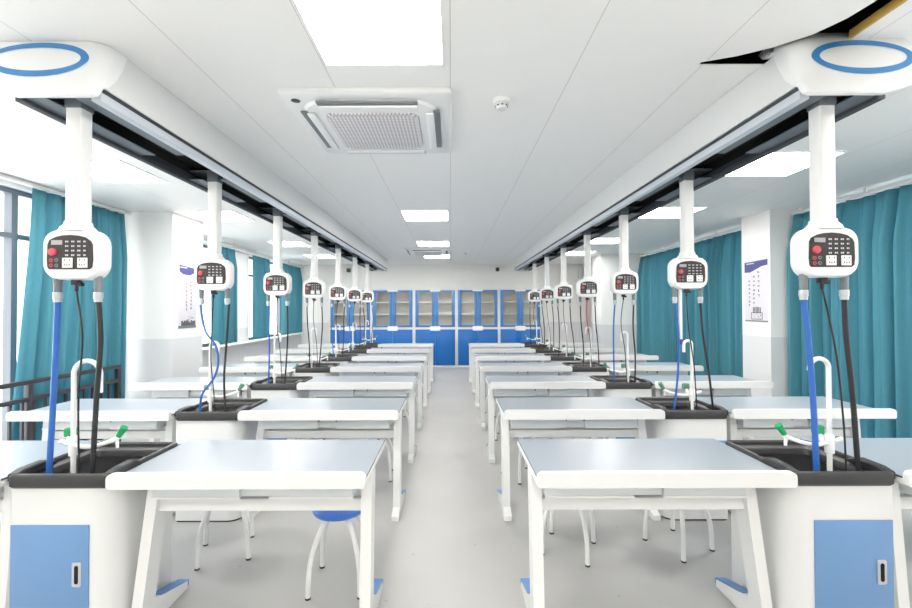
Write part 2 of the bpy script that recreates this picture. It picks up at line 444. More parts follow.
# ------------------------------------------------------------------ service beams
COLY = [2.027 + PITCH * k for k in range(ROWS)]
BE0, BE1 = 1.918, 10.6
def service_beam(s):
    root = thing('service_beam', 'long white overhead service beam with blue ring end cap above the %s-hand sinks' % SIDE[s],
                 'service beam', (s * SINK_X, BE0, 2.525), 'overhead service beams')
    o0 = root.location.copy()
    def mk(name, fn, label=None):
        b = MB(); fn(b)
        b.bm.transform(Matrix.Translation(-o0))
        if s < 0: pass
        return b.obj(name, root, label)
    def bx(b, x0, x1, y0, y1, z0, z1, m, bev=0):
        if s < 0: x0, x1 = -x1, -x0
        b.box(x0, x1, y0, y1, z0, z1, m, bev)
    def slab(b, x0, x1):
        b.prism([(1.942, 2.598), (BE1, 2.598), (BE1, CEIL - .002), (2.04, CEIL - .002)], 'x', s * x0, s * x1, M['white'])
    def inner(b): slab(b, 1.605, 1.63)
    mk('side_panel', inner)
    def outer(b): slab(b, 1.975, 2.0)
    mk('side_panel', outer)
    def gr(b):
        bx(b, 1.614, 1.64, BE0, BE1, 2.570, 2.599, M['groove']); bx(b, 1.968, 1.992, BE0, BE1, 2.570, 2.599, M['groove'])
    mk('shadow_groove', gr, 'dark groove strip')
    def rl(b): bx(b, 1.605, 1.65, BE0, BE1, 2.531, 2.573, M['alu'], .002)
    mk('edge_rail', rl)
    def rl2(b): bx(b, 1.962, 2.0, BE0, BE1, 2.531, 2.573, M['groove'], .002)
    mk('edge_rail', rl2)
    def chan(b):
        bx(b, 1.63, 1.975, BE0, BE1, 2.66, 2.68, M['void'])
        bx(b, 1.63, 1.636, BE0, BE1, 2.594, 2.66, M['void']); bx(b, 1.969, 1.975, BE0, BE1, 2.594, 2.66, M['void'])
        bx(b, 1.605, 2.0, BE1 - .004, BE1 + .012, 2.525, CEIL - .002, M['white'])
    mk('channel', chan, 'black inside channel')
    for k, cy in enumerate(COLY):
        def mp(b): bx(b, 1.637, 1.968, cy - .05, cy + .16, 2.612, 2.62, M['plate'])
        mk('mounting_plate', mp)
        y1 = (COLY[k + 1] - .55) if k + 1 < ROWS else BE1 - .01
        def cp(b): bx(b, 1.65, 1.735, cy - (.05 if k else .1), y1, 2.548, 2.554, M['plate'])
        mk('cover_plate', cp)
        def cp2(b): bx(b, 1.865, 1.962, cy - (.05 if k else .1), y1, 2.548, 2.554, M['plate'])
        mk('cover_plate', cp2)
    # bulging end cap
    top = CEIL - .002 if s < 0 else 2.98
    prof = [(2.536, 1.615, 1.968, 1.878, .02, 1.90), (2.543, 1.604, 1.985, 1.872, .03, 1.905), (2.56, 1.602, 2.05, 1.873, .04, 1.915), (2.592, 1.600, 2.12, 1.878, .05, 1.93), (2.60, 1.599, 2.13, 1.880, .055, 1.95),
            (2.66, 1.597, 2.18, 1.89, .07, 2.0), (2.74, 1.597, 2.19, 1.908, .08, 2.04), (2.818, 1.599, 2.18, 1.935, .09, 2.07)]
    if s > 0: prof += [(2.85, 1.605, 2.10, 1.962, .12, 2.15), (2.90, 1.62, 2.05, 2.015, .12, 2.2), (2.94, 1.66, 1.98, 2.09, .09, 2.2)]
    loops = []
    for (z, x0, x1, yf, r, yb) in prof:
        lp = rrect(x0, x1, yf, yb, (min(r, (yb - yf) * .7),) * 2 + (.006, .006), 8)
        if s < 0: lp = [(-p[0], p[1]) for p in reversed(lp)]
        loops.append([(p[0], p[1], z) for p in lp])
    def cap(b):
        b.loft(loops, M['white_gloss'])
    c = mk('end_cap', cap)
    # conform the blue ring to the cap's face
    bm2 = bmesh.new(); bm2.from_mesh(c.data); bm2.transform(Matrix.Translation(o0)); tree = BVHTree.FromBMesh(bm2)
    cx, cz = s * 1.884, 2.717
    def ring(b):
        N = 96; rows = []
        for q in (0, .25, .5, .75, 1.0):
            row = []
            for i in range(N):
                a = 2 * PI * i / N
                ax = .199 + (.233 - .199) * q; bz = .062 + (.092 - .062) * q
                x = cx + ax * math.cos(a); z = min(cz + bz * math.sin(a), CEIL - .004)
                hit = tree.ray_cast(Vector((x, 1.0, z)), Vector((0, 1, 0)))
                if hit[0] is None: p = Vector((x, 2.0, z))
                else: p = hit[0] + hit[1] * (.0018 if hit[1].y < 0 else -.0018)
                row.append(p)
            rows.append(row)
        b.loft(rows, M['ring'], False, False)
    r = MB(); ring(r); r.bm.transform(Matrix.Translation(-o0)); ro = r.obj('ring_mark', c, 'blue oval ring')
    ro.parent = c
    bm2.free()
for s in (1, -1): service_beam(s)

# ------------------------------------------------------------------ pendants
BOXZ = EYE + .145
def plain_text_marks(b, x0, x1, z, m, y):
    x = x0
    while x < x1:
        w = random.uniform(.002, .004); b.box(x, x + w, y - .0006, y, z, z + .003, m); x += w + .0018

def pendant_meshes():
    """shared meshes of the control pendant; origin at the middle of the box underside"""
    D = {}
    c = MB(); top = 2.6115 - BOXZ
    c.prism(rrect(-.037, .037, -.035, .035, .008, 3), 'z', .24, top, M['white'])
    D['column'] = c.mesh('column')
    c = MB(); c.box(-.040, .040, -.038, .038, top - .075, top, M['plate'], .003); D['sleeve'] = c.mesh('shade_sleeve')  # grey box paints in the shade on the column's top
    b = MB(); w, h, d = .138, .238, .044
    out = rrect(-w, w, 0, h, (.075, .075, .068, .068), 8)
    cx, cz = 0, h / 2
    def sc(f): return [((p[0]) * f, cz + (p[1] - cz) * f) for p in out]
    ys = [(-d, .92), (-d + .005, .955), (-d + .016, .99), (-d + .030, 1.0), (d - .030, 1.0), (d - .016, .985), (d, .9)]
    b.loft([[(p[0], y, p[1]) for p in sc(f)] for y, f in ys], M['white_gloss'])
    D['box'] = b.mesh('control_box')
    k = MB()
    k.loft([[(p[0], p[1], z) for p in rrect(-q, q, -q * .85, q * .85, .012, 3)] for q, z in ((.062, .232), (.056, .250), (.046, .264), (.044, .280))], M['white_gloss'])
    D['collar'] = k.mesh('collar')
    # fascia: flat bottom, arched top
    S = .000795
    def px(x, y): return ((x - 257) * S, .130 - (y - 252) * S)
    p = MB(); pts = []
    for (x, y) in ((135, 355), (375, 355), (390, 343), (395, 300), (392, 210), (382, 188), (350, 165), (310, 155), (260, 150), (210, 153), (170, 162), (135, 180), (124, 205), (120, 300), (124, 343)):
        pts.append(px(x, y))
    p.prism(pts, 'y', -d - .004, -d + .002, M['panel'], .0015)
    D['fascia'] = p.mesh('fascia')
    F = -d - .004
    def rect(b, x0, y0, x1, y1, m, t=.003, bev=.0008):
        a, c2 = px(x0, y0), px(x1, y1)
        b.box(a[0], c2[0], F - t, F, c2[1], a[1], m, bev, 1)
    q = MB(); rect(q, 150, 182, 215, 209, M['lcd']); D['display'] = q.mesh('display')
    q = MB(); a = px(160, 253)
    q.loft([[(a[0] + r * math.cos(2 * PI * i / 18), y, a[1] + r * math.sin(2 * PI * i / 18)) for i in range(18)] for r, y in ((.0185, F), (.0185, F - .006), (.0165, F - .010), (.008, F - .012))], M['red'])
    D['stop_button'] = q.mesh('stop_button')
    q = MB()
    for (jx, jy, m) in ((150, 302, 'red'), (182, 300, 'grey'), (150, 332, 'red'), (182, 332, 'grey')):
        a = px(jx, jy)
        for r, y, mm in ((.0085, F - .003, M[m]), (.004, F - .0036, M['panel'])):
            q.loft([[(a[0] + r * math.cos(2 * PI * i / 12), yy, a[1] + r * math.sin(2 * PI * i / 12)) for i in range(12)] for yy in (F, y)], mm)
    D['jack_socket'] = q.mesh('jack_sockets')
    q = MB()
    for i in range(4):
        for j in range(4):
            x = 243 + 36 * i; y = 191 + 27 * j
            rect(q, x - 11, y - 7, x + 11, y + 7, M['groove'], .002, .0004)
            rect(q, x - 9, y - 5, x - 1, y + 4, M['key'], .0026, 0); rect(q, x + 2, y - 5, x + (9 if i < 3 else 5), y + 4, M['key'], .0026, 0)
    D['keypad'] = q.mesh('keypad')
    for nm, x0, x1 in (('sa', 218, 278), ('sb', 308, 366)):
        q = MB(); rect(q, x0, 287, x1, 346, M['white_gloss'], .005, .0012)
        for (dx, dy) in ((-14, -16), (14, -16), (-14, 12), (14, 12), (0, 14)):
            xx = (x0 + x1) / 2 + dx; yy = 316 + dy
            a, c2 = px(xx - 2.5, yy - 5), px(xx + 2.5, yy + 5)
            q.box(a[0], c2[0], F - .0056, F - .0045, c2[1], a[1], M['groove'])
        D[nm] = q.mesh('power_socket')
    # hose fittings
    f = MB()
    f.lathe((0, 0, 0), [(.0, .02), (.021, .02), (.023, -.006), (.020, -.012), (.022, -.02), (.020, -.028), (.022, -.036), (.020, -.044), (.020, -.056), (.0, -.056)], M['grey'], 16)
    f.lathe((0, 0, 0), [(.0, -.056), (.024, -.057), (.0245, -.085), (.021, -.09), (.021, -.104), (.0, -.104)], M['steel'], 16)
    D['fitting'] = f.mesh('hose_fitting')
    f = MB(); f.prism(rrect(-.017, .017, -.016, .016, .005, 3), 'z', .015, -.024, M['rubber']); f.box(.0, .03, -.012, .012, -.03, -.012, M['rubber'], .003); f.cyl((0, 0), .008, -.055, -.02, M['rubber'], 10)
    D['plug'] = f.mesh('cable_plug')
    return D
PM = pendant_meshes()
def child(name, me, parent, loc=(0, 0, 0), label=None):
    o = bpy.data.objects.new(name, me); COL.objects.link(o); o.parent = parent; o.location = loc
    if label: o['label'] = label
    return o

def pendant(s, k):
    x, y = s * SINK_X, COLY[k]
    u = 420.0 / y
    side = SIDE[s]
    t = thing('service_pendant', 'white control pendant with keypad box hanging over the %s sink on the %s' % (rowtext(k), side),
              'service pendant', (x, y, BOXZ), 'control pendants hanging from the beams')
    child('column', PM['column'], t); child('shade_sleeve', PM['sleeve'], t, label='grey sleeve painting in shade at the column head')
    bxo = child('control_box', PM['box'], t)
    child('collar', PM['collar'], t)
    for nm, key in (('fascia', 'fascia'), ('display', 'display'), ('stop_button', 'stop_button'), ('jack_sockets', 'jack_socket'), ('keypad', 'keypad'), ('power_socket', 'sa'), ('power_socket', 'sb')):
        child(nm, PM[key], bxo, label={'stop_button': 'red stop button', 'fascia': 'dark control panel', 'power_socket': 'white power socket'}.get(nm))
    for fx in (-.098, .098): child('hose_fitting', PM['fitting'], t, (fx, 0, -.002)).scale = (.8, .8, 1)
    child('cable_plug', PM['plug'], t, (-.008, 0, 0))
    # hoses, given as picture-like offsets from the box centre line, at the pendant's own depth
    base = [(-.1, 303), (0, 0)]
    rnd = random.Random(100 * k + s)
    ze = .70 - BOXZ
    z0 = -.10
    if s == 1 and k == 0:
        Hb = [(-.098, z0), (-.075, -.33), (-.055, -.66), (-.045, ze)]
        Hk = [(.098, z0), (.105, -.28), (.132, -.57), (.158, ze)]
        Hc = [(-.008, -.05), (.025, -.2), (.06, -.4), (.088, -.72), (.098, ze)]
    elif s == -1 and k == 0:
        Hb = [(-.098, z0), (-.105, -.33), (-.12, -.66), (-.138, ze)]
        Hk = [(.098, z0), (.110, -.3), (.092, -.57), (.07, ze)]
        Hc = [(-.008, -.05), (.015, -.2), (.022, -.32), (.005, -.57), (.012, ze)]
    elif s == -1 and k == 1:
        Hb = [(-.108, z0), (-.07, -.30), (.01, -.42), (.03, -.54), (.0, -.66), (-.095, -.80), (-.105, ze)]
        Hk = [(.112, z0), (.09, -.43), (.075, -.70), (.095, ze)]
        Hc = [(-.008, -.05), (-.02, -.3), (-.025, -.53), (.0, -.8), (.02, ze)]
    else:
        a = rnd.uniform(-.02, .06); e = rnd.uniform(-.08, .02); g2 = rnd.uniform(.1, .2) * (1 if s > 0 else .5)
        Hb = [(-.098, z0), (-.098 + a, -.35), (-.07 + e * .6 + a, -.65), (-.06 + e, ze)]
        Hk = [(.098, z0), (.10 + a * .6, -.35), (.06 + g2 * .5, -.65), (g2, ze)]
        Hc = [(-.008, -.05), (-.02 + a, -.3), (.02 + a, -.6), (.04 + a, ze)]
    def run(path, r, m, nm, lab):
        n = len(path)
        pts = [(px_, 0, pz) for i, (px_, pz) in enumerate(path)]
        pts = smooth_path(pts, 8 if k < 2 else 5)
        b = MB(); b.tube(pts, r, m, 10 if k < 3 else 6); b.obj(nm, t, lab)
    blue = (k in (0, 1, 2)) if s == 1 else (k in (0, 1, 2, 4, 5))
    run(Hb, .0125 if k == 0 else .008, M['blue_hose'] if blue else M['rubber'], 'water_hose', 'blue water hose' if blue else 'black hose')
    run(Hk, .0112 if k == 0 else .0078, M['rubber'], 'drain_hose', 'black drain hose')
    run(Hc, .0042, M['rubber'], 'cable', 'thin black cable')
    if s == 1 and k == 1:
        b = MB(); b.tube([(-.05, .01, .02), (-.05, .01, -.38)], .013, M['white_gloss'], 10); b.tube([(-.05, .01, -.38), (-.05, .01, -.42)], .012, M['navy'], 10)
        b.obj('air_tube', t, 'straight white tube with dark tip')
    return t
for s in (1, -1):
    for k in range(ROWS): pendant(s, k)

# ------------------------------------------------------------------ sink stations
SINKY = [1.93 + PITCH * k for k in range(ROWS)]
SHY = .255           # local front of rim
def sink_proto(s):
    D = {}
    m = 1 if s > 0 else -1
    b = MB()
    def mir(lp): return lp if s > 0 else [(-p[0], p[1]) for p in reversed(lp)]
    pl = mir(rrect(-.235, .25, -.235, .225, (.10, .025, .02, .06), 7))
    b.prism(pl, 'z', .013, .752, M['white_soft']); D['cabinet_body'] = b.mesh('cabinet_body')
    b = MB(); pl = mir(rrect(-.228, .243, -.228, .218, (.095, .02, .02, .055), 7)); b.prism(pl, 'z', 0, .013, M['black']); D['plinth'] = b.mesh('plinth')
    dx0, dx1 = (-.13, .232) if s > 0 else (-.232, .13)
    b = MB(); b.box(dx0, dx1, -.2405, -.2355, .12, .592 if s > 0 else .58, M['door_blue'], .0015); D['door'] = b.mesh('door')
    hx = .171 if s > 0 else .075
    hx += .003
    b = MB(); b.prism(rrect(hx - .021, hx + .021, .30, .412, .008, 3), 'y', -.246, -.240, M['steel'], .0015)
    b.prism(rrect(hx - .009, hx + .009, .314, .398, .008, 3), 'y', -.2468, -.2455, M['void']); D['handle'] = b.mesh('handle')
    # black basin with rim
    b = MB()
    def lp(i, z, r, fi=0): return [(p[0], p[1], z) for p in rrect(-.243 + i, .243 - i, -SHY + i + fi, .235 - i, r, 5)]
    b.loft([lp(.008, .752, .025), lp(0, .762, .03), lp(0, .806, .03), lp(.006, .815, .028), lp(.016, .817, .025), lp(.024, .811, .02), lp(.026, .795, .02),
            lp(.040, .790, .02, .02), lp(.055, .783, .03, .05), lp(.062, .765, .03, .055), lp(.078, .56, .04, .07)], M['black'])
    for sx in (-1, 1):      # raised front shoulders of the rim
        x0, x1 = (-.243, -.195) if sx < 0 else (.195, .243)
        pr = [(-SHY + .012, .80), (-SHY + .012, .818), (-SHY + .05, .829), (-.10, .831), (-.055, .812), (-.055, .80)]
        b.loft([[(x0 + i, p[0], p[1] - (.006 if i in (0, .048) else 0)) for p in pr] for i in (0, .007, .041, .048)], M['black'])
    nx = .243 if s > 0 else -.243
    b.box(nx - .001 * m, nx + .011 * m, -.235, -.205, .778, .798, M['black'], .004) if s > 0 else b.box(nx - .011, nx + .001, -.235, -.205, .778, .798, M['black'], .004)
    D['basin'] = b.mesh('basin')
    return D
SP = {1: sink_proto(1), -1: sink_proto(-1)}

def faucet_meshes(s, r, tip, lean, lev):
    """white gooseneck with side taps; s mirrors it"""
    x0, y0 = .047 * s, -.125
    D = {}
    b = MB(); path = [(x0, y0, .62), (x0, y0, .8), (x0, y0, 1.05), (x0, y0, 1.322 - r)]
    path = smooth_path(path, 4)
    for i in range(1, 13):
        a = PI * i / 12
        path.append(Vector((x0 - s * (r - r * math.cos(a)), y0 + lean * i / 12, 1.322 - r + r * math.sin(a))))
    e = path[-1]; path.append(Vector((e.x, e.y, e.z - tip)))
    b.tube(path, .011, M['white_gloss'], 12)
    b.lathe((x0, y0, 0), [(0, .86), (.019, .862), (.021, .90), (.021, .945), (.015, .955), (0, .955)], M['white_gloss'], 14)
    D['neck'] = b.mesh('gooseneck')
    b = MB()
    arm = smooth_path([(x0, y0, .915), (x0 - s * .08, y0 - .01, .905), (x0 - s * .16, y0 + .0, .922), (x0 - s * .215, y0 + .01, .945)], 5)
    b.tube(arm, .0105, M['white_gloss'], 10)
    b.tube([(x0 - s * .205, y0 + .01, .945), (x0 - s * .207, y0 + .01, .895)], [.0085, .0065], M['white_gloss'], 10)
    b.tube([(x0, y0, .915), (x0 + s * .075, y0 + .015, .925)], [.011, .012], M['white_gloss'], 10)
    b.tube([(x0 - .030, y0 + .0, .91), (x0 - .036, y0 + .02, .955)], .010, M['white_gloss'], 10)
    D['arm'] = b.mesh('side_taps')
    b = MB(); c0 = Vector((x0 - s * .212, y0 + .01, .95)); b.tube([c0, c0 + Vector((-s * .03, .0, .045))], [.012, .017], M[lev], 12)
    D['lever_a'] = b.mesh('lever')
    b = MB(); b.box(x0 - .036 - .024, x0 - .036 + .024, y0 + .008, y0 + .04, .945, .99, M[lev], .008); D['lever_b'] = b.mesh('lever')
    return D
FM = {(s, v): faucet_meshes(s, r, tip, lean, 'lever_dull' if v else 'green') for s in (1, -1) for v, (r, tip, lean) in enumerate(((.046 if s > 0 else .065, .012 if s > 0 else .09, 0), (.036, .05, -.02)))}

def sink_station(s, k):
    side = SIDE[s]
    t = thing('sink_cabinet', 'white sink cabinet with black basin on the %s of the aisle, %s row' % (side, rowtext(k)),
              'sink cabinet', (s * SINK_X, SINKY[k] + SHY, 0), 'sink cabinets between the tables')
    D = SP[s]
    child('cabinet_body', D['cabinet_body'], t); child('plinth', D['plinth'], t)
    d = child('door', D['door'], t, label='pale blue cabinet door'); child('handle', D['handle'], d)
    child('basin', D['basin'], t, label='black sink basin')
    F = FM[(s, 0 if k == 0 else 1)]
    f = child('faucet', F['neck'], t, label='white gooseneck faucet with side taps')
    child('side_taps', F['arm'], f); child('lever', F['lever_a'], f, label='green lever' if k == 0 else 'dull green lever'); child('lever', F['lever_b'], f, label='green lever' if k == 0 else 'dull green lever')
    return t
for s in (1, -1):
    for k in range(ROWS): sink_station(s, k)

# ------------------------------------------------------------------ lab tables
TABY = [1.894 + PITCH * k for k in range(ROWS)]
def make_table(W, la, lb, label, splay=0.0):
    """la, lb = leg centre offsets in x; front (camera side) at y = -.30"""
    t = thing('lab_table', label, 'lab table', (0, 0, 0), 'white lab tables in rows')
    w = W / 2
    b = MB(); b.box(-w, w, -.275, .30, .762, .791, M['white'], .004); b.obj('table_top', t)
    b = MB(); b.box(-w + .003, w - .003, -.274, .297, .791, .7975, M['dark_edge']); b.box(-w + .004, w - .004, -.274, .296, .7975, .80, M['top']); b.obj('work_surface', t, 'grey-blue laminate surface')
    b = MB(); pr = rrect(-w - .003, w + .003, .763, .831, (.012, .012, .026, .026), 5); b.prism(pr, 'y', -.302, -.272, M['white_soft'], .003); b.obj('front_lip', t)
    for lx, sp in ((la, 0.0), (lb, splay)):
        b = MB()
        q0, q1 = -.175, -.085
        tx = lx; lx = lx + sp
        b.loft([[(lx - .026, q0, .06), (lx + .026, q0, .06), (lx + .026, q1, .06), (lx - .026, q1, .06)],
                [(tx - .026, q0 + .05, .7615), (tx + .026, q0 + .05, .7615), (tx + .026, q1 + .06, .7615), (tx - .026, q1 + .06, .7615)]], M['white'])
        pr = [(-.25, .004), (-.25, .04), (-.17, .075), (-.085, .135), (.0, .10), (.19, .045), (.19, .004)]
        b.prism(pr, 'x', lx - .0275, lx + .0275, M['white'], .002)
        lg = b.obj('leg', t)
        b = MB(); pr = [(-.03, .1125), (-.03, .118), (.0, .106), (.192, .051), (.192, .02), (.19, .02), (.19, .0451), (.0, .1005)]
        b.prism(pr, 'x', lx - .030, lx + .030, M['foot_blue']); b.obj('foot_cover', lg, 'blue plastic foot cover')
        b = MB(); b.cyl((lx, -.21), .018, 0, .006, M['rubber'], 12); b.cyl((lx, .15), .018, 0, .006, M['rubber'], 12); b.obj('glide', lg)
    lo, hi = min(la, lb) + .026, max(la, lb) - .026
    b = MB(); b.box(lo - .002 - (.03 if splay < 0 else 0), hi + .002 + (.03 if splay > 0 else 0), -.11, -.08, .575, .635, M['white_soft'], .004); b.box(lo, hi, -.079, -.073, .60, .671, M['tray']); b.obj('crossbar', t)
    mid = (lo + hi) / 2
    for (x0, x1) in ((lo + .008, mid - .075), (mid + .075, hi - .03)):
        b = MB(); y0, y1, z0, z1, th = -.19, .24, .672, .7615, .006
        b.box(x0, x1, y0, y1, z0, z0 + th, M['tray']); b.box(x0, x0 + th, y0, y1, z0 + th, z1, M['tray']); b.box(x1 - th, x1, y0, y1, z0 + th, z1, M['tray'])
        b.box(x0 + th, x1 - th, y0, y0 + th, z0 + th, z1, M['tray']); b.box(x0 - .006, x1 + .006, y0 - .006, y0, z0, z0 + .008, M['white'])
        b.obj('book_tray', t)
    b = MB(); b.box(mid - .073, mid + .073, -.168, -.16, .674, .7615, M['tray']); b.obj('tray_divider', t)
    for bxx in (mid - .068, mid + .068):
        b = MB(); b.box(bxx - .006, bxx + .006, -.187, .2, .722, .7615, M['grey'], .001); b.obj('bracket', t)
    return t
XI0, XI1 = .39, 1.553
XO0, XO1 = 2.056, 3.24
WI, WO = XI1 - XI0, XO1 - XO0
ci, co = (XI0 + XI1) / 2, (XO0 + XO1) / 2
proto = {}
for s in (1, -1):
    for kind in ('inner', 'outer'):
        for k in range(ROWS):
            y = TABY[k] + .302
            if kind == 'inner':
                label = 'white lab table %s of the aisle with grey-blue top, %s row' % (SIDE[s], rowtext(k)); W = WI; la, lb = s * (.405 - ci) + s * .012, s * (1.455 - ci); x = s * ci
            else:
                label = 'white lab table by the %s curtains, beyond the sinks, %s row' % (SIDE[s], rowtext(k)); W = WO; la, lb = s * (2.165 - co), s * (3.11 - co); x = s * co
            if (s, kind) not in proto:
                proto[(s, kind)] = t = make_table(W, la, lb, label, s * .06 if kind == 'inner' else 0); t.location = (x, y, 0)
            else:
                dup(proto[(s, kind)], (x, y, 0), label)

# ------------------------------------------------------------------ stools
def make_stool():
    t = thing('stool', '', 'stool', (0, 0, 0), 'round blue stools under the tables')
    b = MB(); b.lathe((0, 0, 0), [(.0, .412), (.12, .412), (.146, .418), (.152, .428), (.148, .440), (.13, .446), (.06, .443), (0, .442)], M['seat_blue'], 32); b.obj('seat', t, 'round blue seat')
    for i in range(4):
        a = PI / 4 + i * PI / 2; c, s_ = math.cos(a), math.sin(a)
        prof = [(.03, .404), (.065, .395), (.105, .36), (.150, .285), (.180, .205), (.194, .12), (.198, .009)]
        b = MB(); b.tube(smooth_path([(r * c, r * s_, z) for r, z in prof], 5), .0145, M['white'], 10); lg = b.obj('leg', t)
        b = MB(); b.cyl((.198 * c, .198 * s_), .0155, 0, .010, M['rubber'], 12); b.obj('rubber_foot', lg)
    b = MB(); b.lathe((0, 0, 0), [(0, .392), (.05, .392), (.05, .4125), (0, .4125)], M['white'], 20); b.obj('hub', t)
    return t
st = make_stool(); first = [True]
def stool(x, y, rz, label):
    if first[0]:
        first[0] = False; st.location = (x, y, 0); st.rotation_euler = (0, 0, rz); st['label'] = label
    else: dup(st, (x, y, 0), label, rz)
stool(-.645, 2.44, .03, 'round blue stool under the left front table, beside the aisle leg')
stool(-1.46, 2.74, .37, 'round stool behind the left front table, close to the sink cabinet')
stool(.763, 2.768, -.45, 'round stool behind the right front table, close to the aisle leg')
stool(1.50, 2.805, .45, 'round stool behind the right front table, close to the sink cabinet')
stool(2.97, 2.80, .4, 'round stool behind the right front table next to the curtains')
for k in range(1, 5):
    for s in (1, -1):
        r = random.Random(31 * k + s)
        stool(s * (.70 + r.uniform(-.03, .03)), 2.83 + PITCH * k + r.uniform(-.05, .05), r.uniform(0, 1.5), 'round stool behind the %s row table %s of the aisle, aisle end' % (rowtext(k), SIDE[s]))
        stool(s * (1.36 + r.uniform(-.03, .03)), 2.83 + PITCH * k + r.uniform(-.05, .05), r.uniform(0, 1.5), 'round stool behind the %s row table %s of the aisle, sink end' % (rowtext(k), SIDE[s]))

# ------------------------------------------------------------------ storage cabinets at the back
CW = 1.151; CY0 = 11.38; CX0 = -3.306; CH = 2.115
def make_cabinet():
    t = thing('storage_cabinet', '', 'storage cabinet', (0, 0, 0), 'blue storage cabinets along the back wall')
    w = CW / 2 - .003; D = .385
    b = MB(); e = .034
    b.box(-w, -w + e, 0, D, 0, CH, M['white'], .002); b.box(w - e, w, 0, D, 0, CH, M['white'], .002)
    b.box(-w + e, w - e, 0, D, CH - .03, CH, M['white']); b.box(-w + e, w - e, 0, D, 0, .045, M['white']); b.box(-w + e, w - e, 0, D, 1.02, 1.075, M['white'])
    b.box(-w + e, w - e, D - .012, D, .045, CH - .03, M['cab_inside'])
    b.obj('body', t)
    for z in (1.42, 1.745):
        b = MB(); b.box(-w + e, w - e, .03, D - .012, z, z + .022, M['white']); b.obj('shelf', t)
    for s in (-1, 1):
        x0, x1 = (-w + e + .003, -.003) if s < 0 else (.003, w - e - .003)
        b = MB(); b.box(x0, x1, -.012, .008, .05, 1.016, M['cab_blue'], .002); d = b.obj('lower_door', t, 'solid blue lower door')
        hx = -.03 * 1 if s < 0 else .03
        b = MB(); z0, z1 = 1.079, CH - .034; st_ = .085; rl = .05
        b.box(x0, x0 + st_, -.012, .008, z0, z1, M['cab_frame'], .002); b.box(x1 - st_, x1, -.012, .008, z0, z1, M['cab_frame'], .002)
        b.box(x0 + st_, x1 - st_, -.012, .008, z0, z0 + rl, M['cab_frame'], .002); b.box(x0 + st_, x1 - st_, -.012, .008, z1 - rl, z1, M['cab_frame'], .002)
        d = b.obj('glass_door', t, 'blue framed glass door')
        g = MB(); g.box(x0 + st_, x1 - st_, -.003, .001, z0 + rl, z1 - rl, M['cab_glass']); g.obj('pane', d)
    b = MB(); b.prism(rrect(-.14, .14, .985, 1.108, .02, 3), 'y', -.032, -.0125, M['white_gloss'], .004); b.obj('latch_plate', t, 'white latch plate')
    b = MB(); b.prism(rrect(-.14, .14, 2.045, 2.098, .015, 3), 'y', -.03, -.0125, M['white_gloss'], .003); b.obj('latch_plate', t, 'white latch plate')
    return t
cab = make_cabinet()
CL = ['leftmost blue storage cabinet on the back wall, behind the left pendants', 'second blue storage cabinet from the left, behind the left rear tables',
      'blue storage cabinet at the left side of the aisle end', 'blue storage cabinet at the right side of the aisle end', 'rightmost blue storage cabinet, behind the right pendants']
for i in range(5):
    loc = (CX0 + CW * (i + .5), CY0, 0)
    if i == 0: cab.location = loc; cab['label'] = CL[0]
    else: dup(cab, loc, CL[i])

# ------------------------------------------------------------------ curtains and tracks
def curtain(name_label, x, y0, y1, z0, z1, seed, wl=.15, amp=.035, bottom_shift=0.0, pinch=True):
    r = random.Random(seed)
    n = max(40, int((y1 - y0) / .009)); nz = 24
    phs, a = [], 0
    ph = []
    for i in range(n + 1):
        ph.append(a); a += 2 * PI * ((y1 - y0) / n) / (wl * (1 + .35 * math.sin(i * .043 + seed) + .2 * math.sin(i * .11 + 2 * seed)))
    b = bmesh.new(); grid = []
    for j in range(nz + 1):
        v = j / nz; z = z1 + (z0 - z1) * v; row = []
        for i in range(n + 1):
            uu = i / n
            f = .45 + .55 * min(1, v * 5) if pinch else 1
            sway = .02 * math.sin(v * 2.2 + ph[i] * .11 + seed)
            am = amp * f * (1 + .3 * math.sin(ph[i] * .37 + seed * 3))
            q = abs(math.sin(ph[i] / 2 + sway * 6)) ** .75
            xx = x + (1 if x < 0 else -1) * am * (q + .18 * math.sin(ph[i] * 1.7 + seed))
            yy = y0 + (y1 - y0) * uu + bottom_shift * v * (1 - uu) + sway * .5
            row.append(b.verts.new((xx, yy, z)))
        grid.append(row)
    for j in range(nz):
        for i in range(n):
            b.faces.new((grid[j][i], grid[j][i + 1], grid[j + 1][i + 1], grid[j + 1][i]))
    bmesh.ops.recalc_face_normals(b, faces=list(b.faces))
    bmesh.ops.solidify(b, geom=list(b.faces), thickness=.004)
    o0 = Vector((x, (y0 + y1) / 2, z0))
    b.transform(Matrix.Translation(-o0))
    me = bpy.data.meshes.new('curtain'); b.to_mesh(me); b.free(); me.materials.append(M['curtain']); me.shade_smooth()
    o = bpy.data.objects.new('curtain', me); COL.objects.link(o); o.location = o0
    tag(o, name_label, 'curtain', 'teal curtains at the windows')
    return o
curtain('teal curtain behind the dark safety rail, beside the left bright window', -4.14, 4.12, 5.25, .12, 2.775, 1, .125, .085, -.22)
curtain('narrow teal curtain ending at the sill, just beyond the left pillar', -4.13, 7.2, 7.98, .96, 2.70, 2, .14, .075)
curtain('narrow teal curtain at the far left window, nearer of its pair', -4.13, 8.72, 9.5, .96, 2.70, 3, .14, .075)
curtain('narrow teal curtain at the far left window, farther of its pair', -4.13, 10.2, 11.42, .96, 2.70, 4, .15, .075)
curtain('wide teal curtain on the right wall, nearest the camera', 4.38, 2.3, 5.31, .10, 2.735, 5, .155, .12)
curtain('wide teal curtain on the right wall between the two pillars', 4.38, 5.86, 9.58, .10, 2.735, 6, .155, .12)
